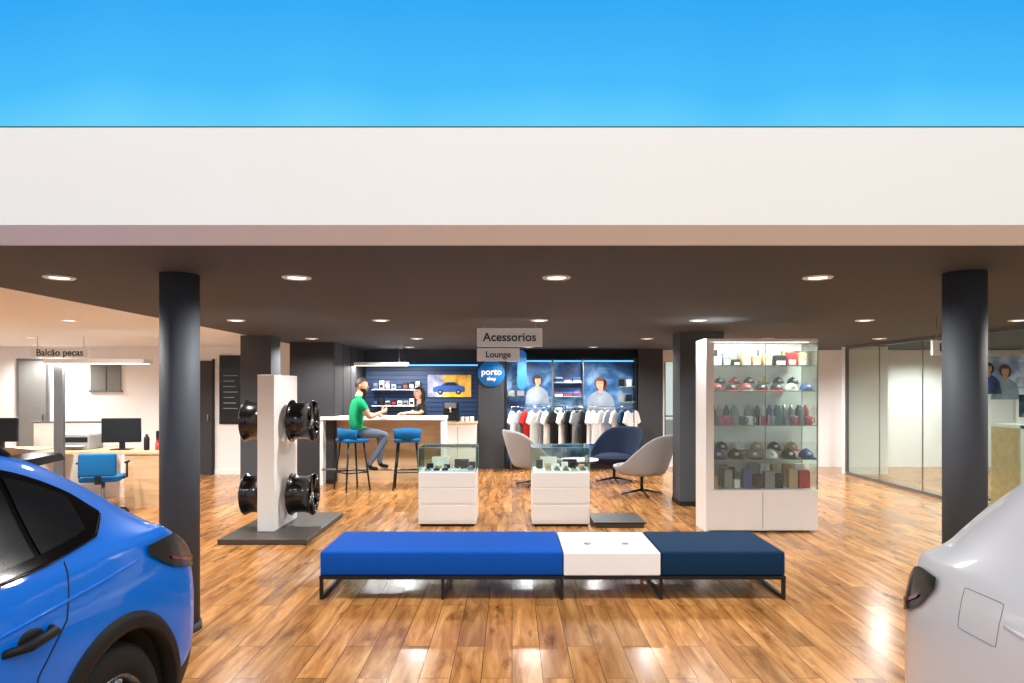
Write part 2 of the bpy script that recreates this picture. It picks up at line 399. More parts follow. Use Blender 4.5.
g = group('advertising_poster', (6.62, 9.75, 0))
b = B(); b.box(0, .8, 0, .03, 1.58, 2.04, M['skyposter']); portrait(b, .18, -.002, 1.86, .38, 'pdark', body='bluebox'); portrait(b, .42, -.002, 1.82, .42, 'orange', body='posterwhite'); b.done('board', parent=g)
b = B(); b.cyl((.05, .015, 0), (.05, .015, 1.58), .012, 'steel'); b.cyl((.75, .015, 0), (.75, .015, 1.58), .012, 'steel'); b.box(0, .8, -.1, .15, 0, .015, 'steel'); b.done('stand', parent=g)
g = group('reception_desk', (6.6, 8.8, 0))
b = B(); b.box(0, 1.6, 0, .06, 0, 1.1, 'white'); b.box(0, 1.6, 0, .6, 1.06, 1.1, 'white'); b.box(0, .05, .06, .6, 0, 1.06, 'deskwood'); b.box(1.55, 1.6, .06, .6, 0, 1.06, 'deskwood'); b.done('desk_body', parent=g)
b = B(); b.box(.1, .6, .2, .23, 1.2, 1.5, 'screen', .008); b.box(.33, .37, .21, .25, 1.1, 1.25, 'black'); b.box(.25, .45, .15, .3, 1.1, 1.112, 'black'); b.done('monitor', parent=g)
b = B(); b.box(.0, .75, -.02, -.001, .84, 1.03, 'sign'); b.done('sign_plate', parent=g)
text('Europa', .17, (.37, -.024, .93), g, 'signtext')

def hang_sign(name_text, x0, x1, y, z0, z1, size, sub=None):
    g = group('hanging_sign', ((x0+x1)/2, y, 0)); w = (x1-x0)/2
    b = B(); b.box(-w, w, 0, .04, z0, z1, 'sign', .004)
    for s in (-.8, .8): b.cyl((s*w, .02, z1), (s*w, .02, H), .003, 'steel', n=6)
    if sub:
        b.box(-w, -w+(x1-x0)*.65, 0, .04, z0-.155, z0-.015, 'sign', .004)
    b.done('panel', parent=g)
    text(name_text, size, (0, -.004, (z0+z1)/2), g, 'signtext')
    if sub: text(sub, size*.72, (-w+(x1-x0)*.325, -.004, z0-.085), g, 'signtext')
hang_sign('Acessorios', -.375, .325, 7.3, 2.03, 2.23, .128, 'Lounge')
hang_sign('Balcão peças', -7.05, -6.2, 10, 2.03, 2.17, .135)
hang_sign('Entrega', 4.5, 5.0, 7.3, 1.94, 2.1, .12)

# ------------------------------------------------------------------ bench
g = group('modular_bench', (0, 5.13, 0))
b = B(); z0, z1 = .172, .362
def cushion(b, x0, x1, mt):
    b.box(x0+.004, x1-.004, .0, .74, z0+.006, z1, mt, .02, seg=4)
cushion(b, -1.45, .387, 'bluefab'); b.done('blue_seat', parent=g)
b = B(); b.box(.389, 1.117, 0, .74, z0+.01, z1-.01, 'white', .006)
for x in (.6, .9): b.cyl((x, .3, z1-.012), (x, .3, z1-.004), .03, 'steel')
b.done('white_table_module', parent=g)
b = B(); cushion(b, 1.12, 2.06, 'navyfab'); b.done('navy_seat', parent=g)
b = B(); t = .0125
for x0, x1 in ((-1.45, .385), (.39, 1.115), (1.12, 2.06)):
    for y in (.015, .725): b.box(x0, x1, y-t, y+t, z0-.02, z0+.005, 'blackmetal')
    for x in (x0+t, x1-t): b.box(x-t, x+t, .015, .725, z0-.02, z0+.005, 'blackmetal')
for x in (-1.435, -.52, .375, 1.12, 2.045):
    for y in (.015, .725): b.box(x-t, x+t, y-t, y+t, 0, z0-.018, 'blackmetal')
    b.box(x-t, x+t, .015, .725, 0, .025, 'blackmetal')
b.done('steel_frame', parent=g)

simple('low_plinth', (.95, 1.5, 7.75, 8.3, 0, .05, 'darkwood'), (.93, 1.52, 7.73, 8.32, .05, .065, 'blackmetal'))

# ------------------------------------------------------------------ counter display cases
def showcase(x):
    g = group('glass_display_case', (x, 7.81, 0))
    b = B(); b.box(-.33, .33, .01, .5, .03, .63, 'white', .004); b.box(-.31, .31, .03, .48, 0, .03, 'black')
    for z in (.24, .44): b.box(-.32, .32, .002, .012, z-.17, z, 'white', .002)
    b.box(-.32, .32, .002, .012, .45, .62, 'white', .002)
    b.done('cabinet', parent=g)
    b = B()
    for a in ((-.33, .33, .01, .016), (-.33, .33, .494, .5)): b.box(a[0], a[1], a[2], a[3], .63, .9, 'caseglass')
    for a in ((-.33, -.324), (.324, .33)): b.box(a[0], a[1], .016, .494, .63, .9, 'caseglass')
    b.box(-.33, .33, .01, .5, .9, .906, 'caseglass')
    for x_, y_ in ((-.334, .006), (.328, .006), (-.334, .496), (.328, .496)): b.box(x_, x_+.006, y_, y_+.006, .63, .906, 'glassedge')
    for y_ in (.006, .496): b.box(-.334, .334, y_, y_+.006, .902, .908, 'glassedge')
    for x_ in (-.334, .328): b.box(x_, x_+.006, .006, .502, .902, .908, 'glassedge')
    b.done('glass_top', parent=g)
    b = B()
    for i in range(6):
        xx = -.27+i*.1; mt = random.choice(['black', 'steel', 'graybox', 'white'])
        b.box(xx, xx+.07, .10, .17, .631, .65, mt, .004); b.lathe([(.001, .0), (.02, .0), (.022, .02), (.012, .035), (.001, .036)], random.choice(['black', 'chrome', 'steel']), Tr(xx+.035, .135, .65), n=12)
        b.box(xx, xx+.075, .3, .36, .631, .66+random.random()*.08, random.choice(['black', 'white', 'graybox', 'white', 'tan']), .004)
    b.prism([(-.22, .631), (-.22, .76), (-.02, .76), (-.02, .631)], .42, .428, 'white'); b.prism([(.05, .631), (.05, .73), (.22, .73), (.22, .631)], .42, .428, 'black')
    b.done('merchandise', parent=g)
showcase(-.742); showcase(.56)

# ------------------------------------------------------------------ tall vitrine
g = group('glass_vitrine', (2.13, 7.49, 0)); W = 1.23; D = .42; HV = 2.13
b = B()
b.box(0, .035, 0, D, 0, HV, 'white'); b.box(.035, .085, 0, .02, .47, HV-.04, 'white'); b.box(0.035, W, 0.02, D, 0.02, .47, 'white')
b.box(.035, W, 0.004, .02, .03, .465, 'white'); b.box(.62, .624, -.001, .004, .05, .45, 'graybox')
b.box(0.035, W, 0, D, HV-.035, HV, 'white')
b.box(.035, W-.014, D-.012, D, .47, HV-.035, 'white')
b.box(.58, .6, -.012, 0, 1.18, 1.30, 'steel'); b.box(.67, .69, -.012, 0, 1.18, 1.3, 'steel')
b.done('cabinet_frame', parent=g)
b = B(); b.box(.087, .65, .004, .01, .475, HV-.037, 'caseglass'); b.box(.655, W-.004, .004, .01, .475, HV-.037, 'caseglass')
b.box(W-.008, W-.002, .012, D-.012, .475, HV-.037, 'caseglass')
for y_ in (0, D-.012): b.box(W-.012, W, y_, y_+.012, .47, HV-.035, 'glassedge')
SH = [.80, 1.17, 1.55, 1.83]
for z in SH: b.box(.04, W-.01, .02, D-.014, z, z+.008, 'glass')
b.done('glass_doors', parent=g)
b = B()
for z in SH+[HV-.05]: b.box(.04, W-.01, .018, .022, z, z+.008, 'glassedge')
b.box(.65, .655, .0, .014, .475, HV-.037, 'glassedge')
b.done('shelf_edges', parent=g)
def cap(b, x, y, z, mt, s=1, m2=None):
    b.ell((x, y, z), (.085*s, .095*s, .1*s), mt, keep=lambda q: q.z > -.05, n=14, m=8)
    vs = []
    for i in range(9):
        a = R(-155+i*16.25)
        vs.append((x+.08*s*math.cos(a), y+.08*s*math.sin(a), z+.004)); vs.append((x+.1*s*math.cos(a), y-.06*s+.115*s*math.sin(a), z-.008))
    b.add(vs, [(2*i, 2*i+1, 2*i+3, 2*i+2) for i in range(8)], m2 or mt, smooth=True)
    b.ell((x, y, z+.1*s), (.01, .01, .007), m2 or 'black', n=8, m=4)
    b.ell((x, y-.085*s, z+.045*s), (.025, .012, .018), 'white', n=8, m=6)
capc = ['black', 'tan', 'graybox', 'black', 'white', 'red', 'bluebox', 'black']
for (n, zz, s) in ((6, .815, .95), (7, 1.565, .8)):
    b = B()
    for i in range(n):
        xx = .16+i*(1.0/(n-1)); cap(b, xx, .15, zz, random.choice(capc), s, random.choice(['red', 'black', 'black', 'tan', 'graybox']))
        if i < n-1:
            xx += .5/(n-1); b.cyl((xx, .32, zz-.008), (xx, .32, zz+.07), .03, 'white', n=12); cap(b, xx, .31, zz+.075, random.choice(capc), s*.9, random.choice(['red', 'black', 'graybox']))
    b.done('baseball_caps', parent=g)
b = B(); x = .11
mugp = [(.001, 0), (.036, 0), (.038, .01), (.038, .095), (.034, .095), (.033, .01), (.001, .008)]
botp = [(.001, 0), (.034, 0), (.036, .01), (.036, .15), (.03, .175), (.016, .19), (.016, .215), (.001, .217)]
i = 0
while x < 1.18:
    mt = random.choice(['black', 'white', 'red', 'steel', 'graybox', 'teal_i', 'black', 'red'])
    if i % 3 == 0: b.lathe(botp, mt, Tr(x, .12, 1.178), n=16)
    else:
        b.lathe(mugp, mt, Tr(x, .12, 1.178), n=16); b.tube([(x+.03, .1, 1.2), (x+.052, .09, 1.21), (x+.052, .09, 1.25), (x+.03, .1, 1.26)], .006, mt, n=6)
    b.lathe(botp, random.choice(['black', 'steel', 'red', 'white', 'tan', 'bluebox']), Tr(x+.04, .3, 1.178), n=16)
    b.lathe(mugp, random.choice(['red', 'white', 'black', 'tan', 'graybox']), Tr(x+.03, .21, 1.178), n=16)
    x += .082; i += 1
b.done('mugs_and_bottles', parent=g)
b = B(); x = .1
while x < 1.1:
    w = random.uniform(.06, .13); h = random.uniform(.08, .2)
    b.box(x, x+w, .12, .22, .471, .471+h*1.1, random.choice(['black', 'white', 'tan', 'graybox', 'bluebox', 'red', 'steel']), .004)
    b.box(x+.01, x+w, .28, .36, .471, .55+random.uniform(.08, .2), random.choice(['black', 'white', 'tan', 'graybox']), .004)
    w2 = random.uniform(.06, .12); b.box(x, x+w2, .15, .25, 1.839, 1.839+h*.8, random.choice(['black', 'tan', 'tan', 'graybox', 'red', 'white']), .004)
    b.box(x, x+w2, .3, .36, 1.839, 1.9+random.uniform(.02, .14), random.choice(['black', 'tan', 'graybox', 'teal_i']), .004)
    b.box(x+.01, x+w2-.01, .149, .15, 1.85, 1.85+h*.3, 'white')
    x += max(w, w2)+.02
b.done('boxed_accessories', parent=g)
b = B(); b.box(.1, 1.15, .05, .08, HV-.046, HV-.036, 'lamp'); b.done('led_strip', parent=g)
area('led_fill_light', (.62, .10, HV-.05), (R(14), 0, 0), 1.1, .04, 12, (1, .96, .9), g)  # lamp added under the strip to brighten the cabinet interior

# ------------------------------------------------------------------ wheels
def alloy(b, T, r, w, rimmat, spoke=10, tyre=False):
    R0 = r*.66 if tyre else r
    b.lathe([(R0, 0), (R0, .012), (R0*.93, .02), (R0*.88, .06), (R0*.86, w*.6), (R0*.93, w-.03), (R0, w-.012), (R0, w), (R0*.95, w-.002), (R0*.90, w-.03), (R0*.83, w*.6), (R0*.85, .05), (R0*.9, .01), (R0, 0)], rimmat, T, n=40)
    for i in range(spoke):
        a = 2*math.pi*(i//2)/(spoke/2)+(.13 if i % 2 else -.13)
        c, s_ = math.cos(a), math.sin(a)
        p0 = Vector((c*R0*.14, s_*R0*.14, w-.03)); pm = Vector((c*R0*.55, s_*R0*.55, w-.012)); p1 = Vector((c*R0*.95, s_*R0*.95, w-.004))
        b.tube([p0, pm, p1], [.02*r/.24, .014*r/.24, .017*r/.24], rimmat, n=6, T=T)
    b.lathe([(.001, w-.02), (R0*.13, w-.022), (R0*.2, w-.035), (R0*.22, w-.08), (R0*.12, w-.12), (.001, w-.12)], rimmat, T, n=24)
    b.lathe([(.001, w-.008), (R0*.09, w-.01), (R0*.1, w-.025)], 'steel', T, n=20)
    if tyre:
        b.lathe([(R0, .0), (r*.9, -.005), (r*.98, .02), (r, .05), (r, w-.05), (r*.98, w-.02), (r*.9, w+.005), (R0, w), (R0*.97, w-.03), (R0*.97, .03)], 'rubber', T, n=48, closed=True)
M['rimblack'] = mat('black_alloy', (20, 20, 22), .25, metal=.5, coat=.6)
M['rimgray'] = mat('gray_alloy', (120, 122, 126), .25, metal=.8)
g = group('wheel_display_stand', (0, 0, 0))
b = B(); b.box(-2.99, -2.08, 6.92, 8.42, 0, .055, 'darkwood', .006); b.done('base_board', parent=g)
b = B(); b.box(-2.72, -2.54, 7.29, 8.07, .056, 1.73, 'white', .004); b.done('white_panel', parent=g)
for z in (1.22, .40):
    b = B(); T = Tr(-2.47, 7.66, z, 0, R(90), 0); alloy(b, T, .235, .25, 'rimblack')
    b.cyl((-2.54, 7.66, z), (-2.35, 7.66, z), .05, 'steel'); b.done('alloy_wheel', parent=g)
    b = B(); T = Tr(-2.76, 7.66, z, 0, R(-90), 0); alloy(b, T, .235, .22, 'rimblack')
    b.cyl((-2.72, 7.66, z), (-2.85, 7.66, z), .05, 'steel'); b.done('alloy_wheel', parent=g)

# ------------------------------------------------------------------ lounge chairs
def lounge(x, y, rz, mt):
    g = group('lounge_chair', (x, y, 0), rz)
    NA, NR = 48, 14; vs = []; fs = []
    for i in range(NR+1):
        for j in range(NA):
            a = 2*math.pi*j/NA
            k = (1-math.cos(a))/2
            k2 = max(0, (k-.2)/.8); k2 = k2*k2*(3-2*k2)
            top = .44+.48*k2**1.1
            t = i/NR
            if t < .5:
                u = t/.5; r = .33*u; z = .30+.04*u*u
            else:
                u = (t-.5)/.5; r = .33+.07*math.sin(u*1.57)+.04*u*k2; z = .34+(top-.34)*u
            vs.append((r*math.sin(a)*1.05, r*math.cos(a)-(.07*k2 if t > .5 else 0)*max(0, (t-.5)*2), z))
    for i in range(NR):
        for j in range(NA): fs.append((i*NA+j, i*NA+(j+1) % NA, (i+1)*NA+(j+1) % NA, (i+1)*NA+j))
    o = tempobj(vs, [], fs, M[mt]); md = o.modifiers.new('s', 'SOLIDIFY'); md.thickness = .045; md.offset = 0
    md = o.modifiers.new('ss', 'SUBSURF'); md.levels = 1
    b = B(); b.evalobj(o); b.done('shell', parent=g)
    b = B(); b.ell((0, .02, .415), (.32, .32, .08), mt, n=32, m=12); b.done('seat_cushion', parent=g)
    b = B(); b.cyl((0, 0, .05), (0, 0, .3), .024, 'blackmetal')
    for i in range(4):
        a = R(45+90*i); b.tube([(0, 0, .075), (.3*math.cos(a), .3*math.sin(a), .02)], [.02, .012], 'blackmetal', n=8)
        b.cyl((.3*math.cos(a), .3*math.sin(a), 0), (.3*math.cos(a), .3*math.sin(a), .02), .016, 'blackmetal', n=10)
    b.done('swivel_base', parent=g)
lounge(1.93, 10.15, R(52), 'grayfab')
lounge(1.72, 11.5, R(140), 'darknavy')
lounge(.36, 11.1, R(-65), 'grayfab')
b = B(); b.cyl((0, 0, .43), (0, 0, .45), .3, 'white', n=40); b.cyl((0, 0, .02), (0, 0, .43), .02, 'steel'); b.cyl((0, 0, 0), (0, 0, .02), .2, 'steel', n=32)
b.done('round_side_table', (1.08, 10.9, 0))

# ------------------------------------------------------------------ bar counter and stools
g = group('bar_counter', (0, 0, 0))
b = B(); b.box(-3.15, -1.1, 11.1, 11.75, 1.06, 1.11, 'white', .005); b.done('counter_top', parent=g)
b = B(); b.box(-3.13, -3.08, 11.12, 11.73, 0, 1.06, 'white'); b.box(-1.16, -1.11, 11.12, 11.73, 0, 1.06, 'white')
b.box(-3.08, -1.16, 11.5, 11.54, 0, 1.06, 'deskwood'); b.done('counter_body', parent=g)
b = B(); b.cyl((-3.1, 11.13, .255), (-1.14, 11.13, .255), .018, 'steel'); b.done('foot_rail', parent=g)
b = B(); b.box(-.3, .0, 0, .2, 0, .006, 'white'); b.done('paper_sheet', (-1.9, 11.4, 1.111))

def stool(x, y, rz, mt='stoolblue'):
    g = group('bar_stool', (x, y, 0), rz)
    b = B(); b.box(-.2, .2, -.19, .2, .74, .80, mt, .025, seg=4)
    n = 13; vs = []; fs = []
    for j in range(n):
        a = R(180+(j/(n-1))*180)
        for (rr, z) in ((.2, .77), (.215, .86), (.225, .97-.03*abs(j-6)/6), (.195, .97-.03*abs(j-6)/6), (.185, .86), (.175, .80)):
            vs.append((rr*math.cos(a), rr*.9*math.sin(a)-.02, z))
    for j in range(n-1):
        for k in range(6): fs.append((j*6+k, j*6+(k+1) % 6, (j+1)*6+(k+1) % 6, (j+1)*6+k))
    fs += [tuple(range(6)), tuple(range((n-1)*6, n*6))]
    b.add(vs, fs, mt, smooth=True); b.done('seat', parent=g)
    b = B()
    for sx in (-1, 1):
        for sy in (-1, 1): b.tube([(sx*.14, sy*.13, .74), (sx*.21, sy*.2, 0)], [.016, .013], 'blackmetal')
    k = .187
    b.tube([(-k, -k, .28), (k, -k, .28), (k, k, .28), (-k, k, .28)], .01, 'blackmetal', closed=True)
    b.done('legs', parent=g)
MX, MY = -2.45, 10.64
stool(MX-.04, MY-.02, R(-50))
stool(-1.64, 10.72, R(5))

# ------------------------------------------------------------------ people
def hand(b, wrist, fwd, palm_n, side, grip, T=None, mt='skin', s=1.0):
    f = Vector(fwd).normalized(); n = Vector(palm_n); n = (n-f*n.dot(f)).normalized(); t = f.cross(n)*side
    w = Vector(wrist)
    P = lambda a, c, d: w+f*a*s+t*c*s+n*d*s
    b.tube([P(-.02, 0, 0), P(.01, 0, 0), P(.045, 0, 0), P(.085, 0, .003), P(.098, 0, .004)], [.026*s, .03*s, .040*s, .039*s, .028*s], mt, n=12, T=T, flat=.45) if abs(n.z) > .5 else \
        b.tube([P(-.02, 0, 0), P(.01, 0, 0), P(.045, 0, 0), P(.085, 0, .003), P(.098, 0, .004)], [.024*s, .027*s, .030*s, .029*s, .02*s], mt, n=12, T=T)
    for k, (c, ln) in enumerate(((.030, .068), (.010, .078), (-.010, .072), (-.030, .056))):
        a1, a2, a3 = grip*.5, grip*1.2, grip*1.7
        p = P(.09-.004*abs(k-1), c, .002); pts = [P(.07, c*.9, 0), p]; cur = p
        for a, q in ((a1, .42), (a2, .33), (a3, .25)):
            cur = cur+(f*math.cos(a)+n*math.sin(a))*ln*q*s; pts.append(cur)
        b.tube(pts, [.009*s, .0092*s, .0085*s, .0078*s, .006*s], mt, n=8, T=T)
    pts = [P(.02, .022, .004), P(.045, .046, .012), P(.07, .056, .024), P(.09, .052, .036)]
    b.tube(pts, [.013*s, .0115*s, .010*s, .007*s], mt, n=8, T=T)

def head(b, c, yaw, pitch, hair, T, female=False, mt='skin', beard=False):
    Tm = (T if T is not None else Matrix()) @ Matrix.Translation(c) @ Euler((0, pitch, yaw)).to_matrix().to_4x4()
    def fn(u):
        k = max(0, -u.z)
        w = 1-.33*k*k; d = 1-.12*k
        x = u.x*d+(.10*k if u.x > -.3 else .0)
        return Vector((x, u.y*w, u.z))
    b.ell((0, 0, 0), (.094, .073, .115), mt, Tm, n=28, m=20, fn=fn)
    b.tube([(.085, 0, .022), (.098, 0, -.005), (.106, 0, -.02), (.092, 0, -.03)], [.006, .009, .012, .009], mt, n=8, T=Tm)
    for sy in (-1, 1):
        b.ell((.078, sy*.03, .012), (.013, .014, .008), 'eyewhite', Tm, n=12, m=8)
        b.ell((.088, sy*.03, .012), (.005, .006, .006), 'black', Tm, n=8, m=6)
        b.tube([(.088, sy*.015, .032), (.087, sy*.032, .037), (.076, sy*.047, .031)], .004, hair, n=6, T=Tm)
        b.ell((.0, sy*.073, 0), (.020, .009, .031), mt, Tm, n=12, m=8)
    b.tube([(.086, -.024, -.056), (.097, 0, -.054), (.086, .024, -.056)], [.003, .0065, .003], 'lips', n=6, T=Tm)
    if beard:
        b.ell((.002, 0, -.012), (.098, .0755, .112), hair, Tm, n=28, m=20, fn=fn, keep=lambda q: q.z < -.38 and q.x > .05 and not (q.x > .7 and q.z > -.6 and abs(q.y) < .4))
    b.ell((-.008, 0, .012), (.102, .081, .119), hair, Tm, n=32, m=24, keep=lambda q: q.z > (.5 if q.x > .3 else (.5-.75*(.3-q.x)/.8)) and q.z > -.42 or (female and q.x < .05 and q.z > -.6 and abs(q.y) > .5))
    if female:
        b.tube([(-.035, 0, .08), (-.07, 0, .0), (-.075, 0, -.1), (-.06, 0, -.2), (-.07, 0, -.27)], [.06, .082, .078, .062, .03], hair, n=14, T=Tm)
        for sy in (-1, 1): b.tube([(.02, sy*.045, .105), (.0, sy*.075, .05), (-.01, sy*.082, .0), (-.01, sy*.082, -.1), (.0, sy*.08, -.2)], [.016, .022, .022, .022, .012], hair, n=8, T=Tm)

def body(b, J, edges, rule, T=None):
    names = list(J); idx = {n: i for i, n in enumerate(names)}
    vs = [J[n][0] for n in names]
    o = tempobj(vs, [(idx[a], idx[c]) for a, c, _ in edges], [])
    md = o.modifiers.new('skin', 'SKIN'); md.use_smooth_shade = True; md.branch_smoothing = .5
    sv = o.data.skin_vertices[0].data
    for n in names: sv[idx[n]].radius = (J[n][1], J[n][2])
    for k in sv: k.use_root = False
    sv[0].use_root = True
    md2 = o.modifiers.new('ss', 'SUBSURF'); md2.levels = 3; md2.render_levels = 3
    segs = [(Vector(J[a][0]), Vector(J[c][0]), m, (J[a][1]+J[c][1])/2) for a, c, m in edges]
    def mf(p):
        c = p.center; best = None
        for a, d, m, r in segs:
            t = max(0, min(1, (c-a).dot(d-a)/max(1e-6, (d-a).length_squared)))
            q = (c-(a+(d-a)*t)).length-r*.9
            if best is None or q < best[0]: best = (q, m)
        return M[rule(c, best[1])]
    b.evalobj(o, mf, T)

g = group('seated_man', (MX, MY, 0), R(33))
b = B()
J = {'pel': ((0, 0, .93), .155, .13), 'sp': ((.01, 0, 1.06), .15, .125), 'ch': ((.03, 0, 1.24), .18, .14), 'nb': ((.05, 0, 1.42), .10, .085), 'nk': ((.075, 0, 1.49), .057, .057), 'nt': ((.09, 0, 1.55), .052, .052),
     'sR': ((.03, -.18, 1.385), .08, .075), 'mR': ((.07, -.225, 1.28), .066, .062), 'eR': ((.14, -.25, 1.13), .044, .044), 'wR': ((.37, -.16, 1.2), .028, .026),
     'sL': ((.04, .18, 1.385), .08, .075), 'mL': ((.11, .215, 1.29), .066, .062), 'eL': ((.2, .24, 1.175), .044, .044), 'wL': ((.43, .15, 1.145), .028, .026),
     'hR': ((.05, -.095, .90), .10, .095), 'kR': ((.46, -.16, .85), .068, .068), 'cR': ((.36, -.155, .66), .06, .06), 'aR': ((.19, -.14, .41), .044, .044), 'fR': ((.19, -.14, .34), .042, .037), 'tR': ((.33, -.15, .315), .04, .03),
     'hL': ((.05, .095, .90), .10, .095), 'kL': ((.47, .15, .83), .068, .068), 'cL': ((.50, .15, .64), .06, .06), 'aL': ((.47, .15, .40), .044, .044), 'fL': ((.49, .15, .33), .042, .037), 'tL': ((.63, .16, .305), .04, .03)}
E = [('pel', 'sp', 'green'), ('sp', 'ch', 'green'), ('ch', 'nb', 'green'), ('nb', 'nk', 'skin'), ('nk', 'nt', 'skin')]
for s_ in 'RL':
    E += [('ch', 's'+s_, 'green'), ('s'+s_, 'm'+s_, 'green'), ('m'+s_, 'e'+s_, 'skin'), ('e'+s_, 'w'+s_, 'skin'),
          ('pel', 'h'+s_, 'jeans'), ('h'+s_, 'k'+s_, 'jeans'), ('k'+s_, 'c'+s_, 'jeans'), ('c'+s_, 'a'+s_, 'jeans'), ('a'+s_, 'f'+s_, 'black'), ('f'+s_, 't'+s_, 'black')]
def man_rule(c, m):
    if c.z > 1.462 and abs(c.y) < .09: return 'skin'
    if m in ('green', 'jeans') and abs(c.y) < .2 and c.x < .16: return 'green' if c.z > .925+.3*max(0, c.x) else 'jeans'
    return m
body(b, J, E, man_rule)
hand(b, (.37, -.16, 1.2), (.9, .25, .3), (0, .9, .2), 1, .55)
hand(b, (.43, .15, 1.145), (.95, -.2, -.08), (0, 0, -1), 1, .3)
b.done('figure', parent=g, recalc=False)
b = B(); head(b, (.115, 0, 1.62), R(-38), R(6), 'hair', None, beard=True); b.done('head', parent=g, recalc=False)

g = group('standing_woman', (-1.58, 12.02, 0), R(212))
b = B()
J = {'pel': ((0, 0, .86), .135, .11), 'sp': ((.01, 0, 1.0), .11, .085), 'ch': ((.03, 0, 1.17), .135, .105), 'nb': ((.03, 0, 1.31), .065, .06), 'nk': ((.045, 0, 1.37), .042, .042), 'nt': ((.055, 0, 1.42), .04, .04),
     'sR': ((.03, -.14, 1.28), .055, .05), 'mR': ((.06, -.18, 1.2), .045, .043), 'eR': ((.10, -.19, 1.145), .036, .036), 'wR': ((.31, -.08, 1.145), .022, .021),
     'sL': ((.03, .14, 1.28), .055, .05), 'mL': ((.06, .18, 1.2), .045, .043), 'eL': ((.12, .19, 1.15), .036, .036), 'wL': ((.33, .09, 1.15), .022, .021)}
for s_, q in (('R', -1), ('L', 1)):
    J.update({'h'+s_: ((0, q*.08, .80), .09, .085), 'k'+s_: ((.02, q*.09, .46), .055, .055), 'a'+s_: ((-.01, q*.09, .10), .036, .036), 'f'+s_: ((.01, q*.09, .045), .036, .035), 't'+s_: ((.14, q*.1, .033), .034, .024)})
E = [('pel', 'sp', 'blacktop'), ('sp', 'ch', 'blacktop'), ('ch', 'nb', 'blacktop'), ('nb', 'nk', 'skin'), ('nk', 'nt', 'skin')]
for s_ in 'RL':
    E += [('ch', 's'+s_, 'blacktop'), ('s'+s_, 'm'+s_, 'blacktop'), ('m'+s_, 'e'+s_, 'skin'), ('e'+s_, 'w'+s_, 'skin'),
          ('pel', 'h'+s_, 'darkjeans'), ('h'+s_, 'k'+s_, 'darkjeans'), ('k'+s_, 'a'+s_, 'darkjeans'), ('a'+s_, 'f'+s_, 'black'), ('f'+s_, 't'+s_, 'black')]
def woman_rule(c, m):
    if abs(c.y) < .07 and (c.z > 1.325 or (c.x > .05 and c.z > 1.265+abs(c.y)*.8)): return 'skin'
    return m
body(b, J, E, woman_rule)
hand(b, (.31, -.08, 1.145), (1, .2, -.05), (0, 0, -1), 1, .35, s=.9)
hand(b, (.33, .09, 1.15), (1, -.2, -.05), (0, 0, -1), 1, .35, s=.9)
b.done('figure', parent=g, recalc=False)
b = B(); head(b, (.075, 0, 1.49), R(24), R(2), 'hairblack', None, female=True); b.done('head', parent=g, recalc=False)

# ------------------------------------------------------------------ bar back wall
g = group('linear_pendant_lamp', (-2.57, 12.8, 0))
simple_b = B(); simple_b.box(-.63, .63, -.05, .05, 2.0, 2.06, 'white'); simple_b.box(-.61, .61, -.04, .04, 1.995, 2.0, 'lamp')
for x in (-.45, .45): simple_b.box(x, x+.005, 0, .005, 2.06, H, 'steel')
simple_b.done('body', parent=g)
area('tube_light', (0, 0, 1.99), (0, 0, 0), 1.2, .07, 50, parent=g)
g = group('product_display_wall', (0, 13.55, 0))
b = B(); b.box(-2.9, -.68, 0, .09, .0, 2.02, 'navypanel')
for i in range(14): b.box(-2.9, -.68, -.008, 0, .75+i*.09, .76+i*.09, 'black')
b.box(-2.9, -.68, -.03, .02, 2.02, 2.045, 'ledblue'); b.done('slat_panel', parent=g)
b = B()
for z in (1.7, 1.38): b.box(-2.75, -1.75, -.2, 0, z-.16, z-.145, 'white')
for z in (1.7, 1.38):
    for i in range(8):
        mt = random.choice(['graybox', 'white', 'steel', 'black', 'white']); xx = -2.72+i*.118; hh = random.uniform(.08, .17)
        b.box(xx, xx+.085, -.16, -.06, z-.145, z-.145+hh, mt, .006); b.box(xx+.01, xx+.075, -.162, -.16, z-.12, z-.145+hh*.6, random.choice(['red', 'bluebox', 'white', 'black']))
b.done('shelf_goods', parent=g)
g2 = group('car_poster', (-1.24, 13.52, 1.62))
b = B(); b.box(-.43, .43, 0, .02, -.22, .22, 'yellow'); b.box(-.43, -.12, -.002, 0, -.22, .22, 'skyposter')
b.prism([(-.31, -.12), (-.33, -.08), (-.32, -.03), (-.25, -.005), (-.17, .01), (-.10, .065), (-.04, .08), (.08, .08), (.15, .06), (.2, .01), (.29, -.01), (.31, -.06), (.30, -.12)], -.006, -.003, 'bluebox')
b.prism([(-.12, .01), (-.07, .055), (-.02, .065), (.08, .065), (.13, .05), (.16, .01)], -.008, -.006, 'black')
for x in (-.18, .18): b.cyl((x, -.009, -.12), (x, -.003, -.12), .05, 'black'); b.cyl((x, -.011, -.12), (x, -.009, -.12), .028, 'graybox')
b.done('print', parent=g2)
g = group('coffee_sideboard', (-1.0, 12.75, 0))
b = B(); b.box(-.35, .32, 0, .5, 0, .9, 'white', .005); b.box(-.37, .34, -.02, .52, .9, .94, 'deskwood'); b.box(-.02, -.012, -.003, 0, .05, .85, 'graybox')
b.done('cabinet', parent=g)
b = B(); b.box(-.3, -.02, .15, .45, .94, 1.3, 'black', .015); b.box(-.27, -.05, .08, .15, 1.2, 1.3, 'steel', .01); b.box(-.27, -.05, .05, .15, .94, .96, 'steel'); b.cyl((-.16, .1, 1.12), (-.16, .1, 1.2), .02, 'chrome')
b.done('coffee_machine', parent=g)
b = B()
for i in range(3): b.lathe(mugp, 'white', Tr(.06+i*.09, .2, .941), n=14)
b.done('coffee_cups', parent=g)

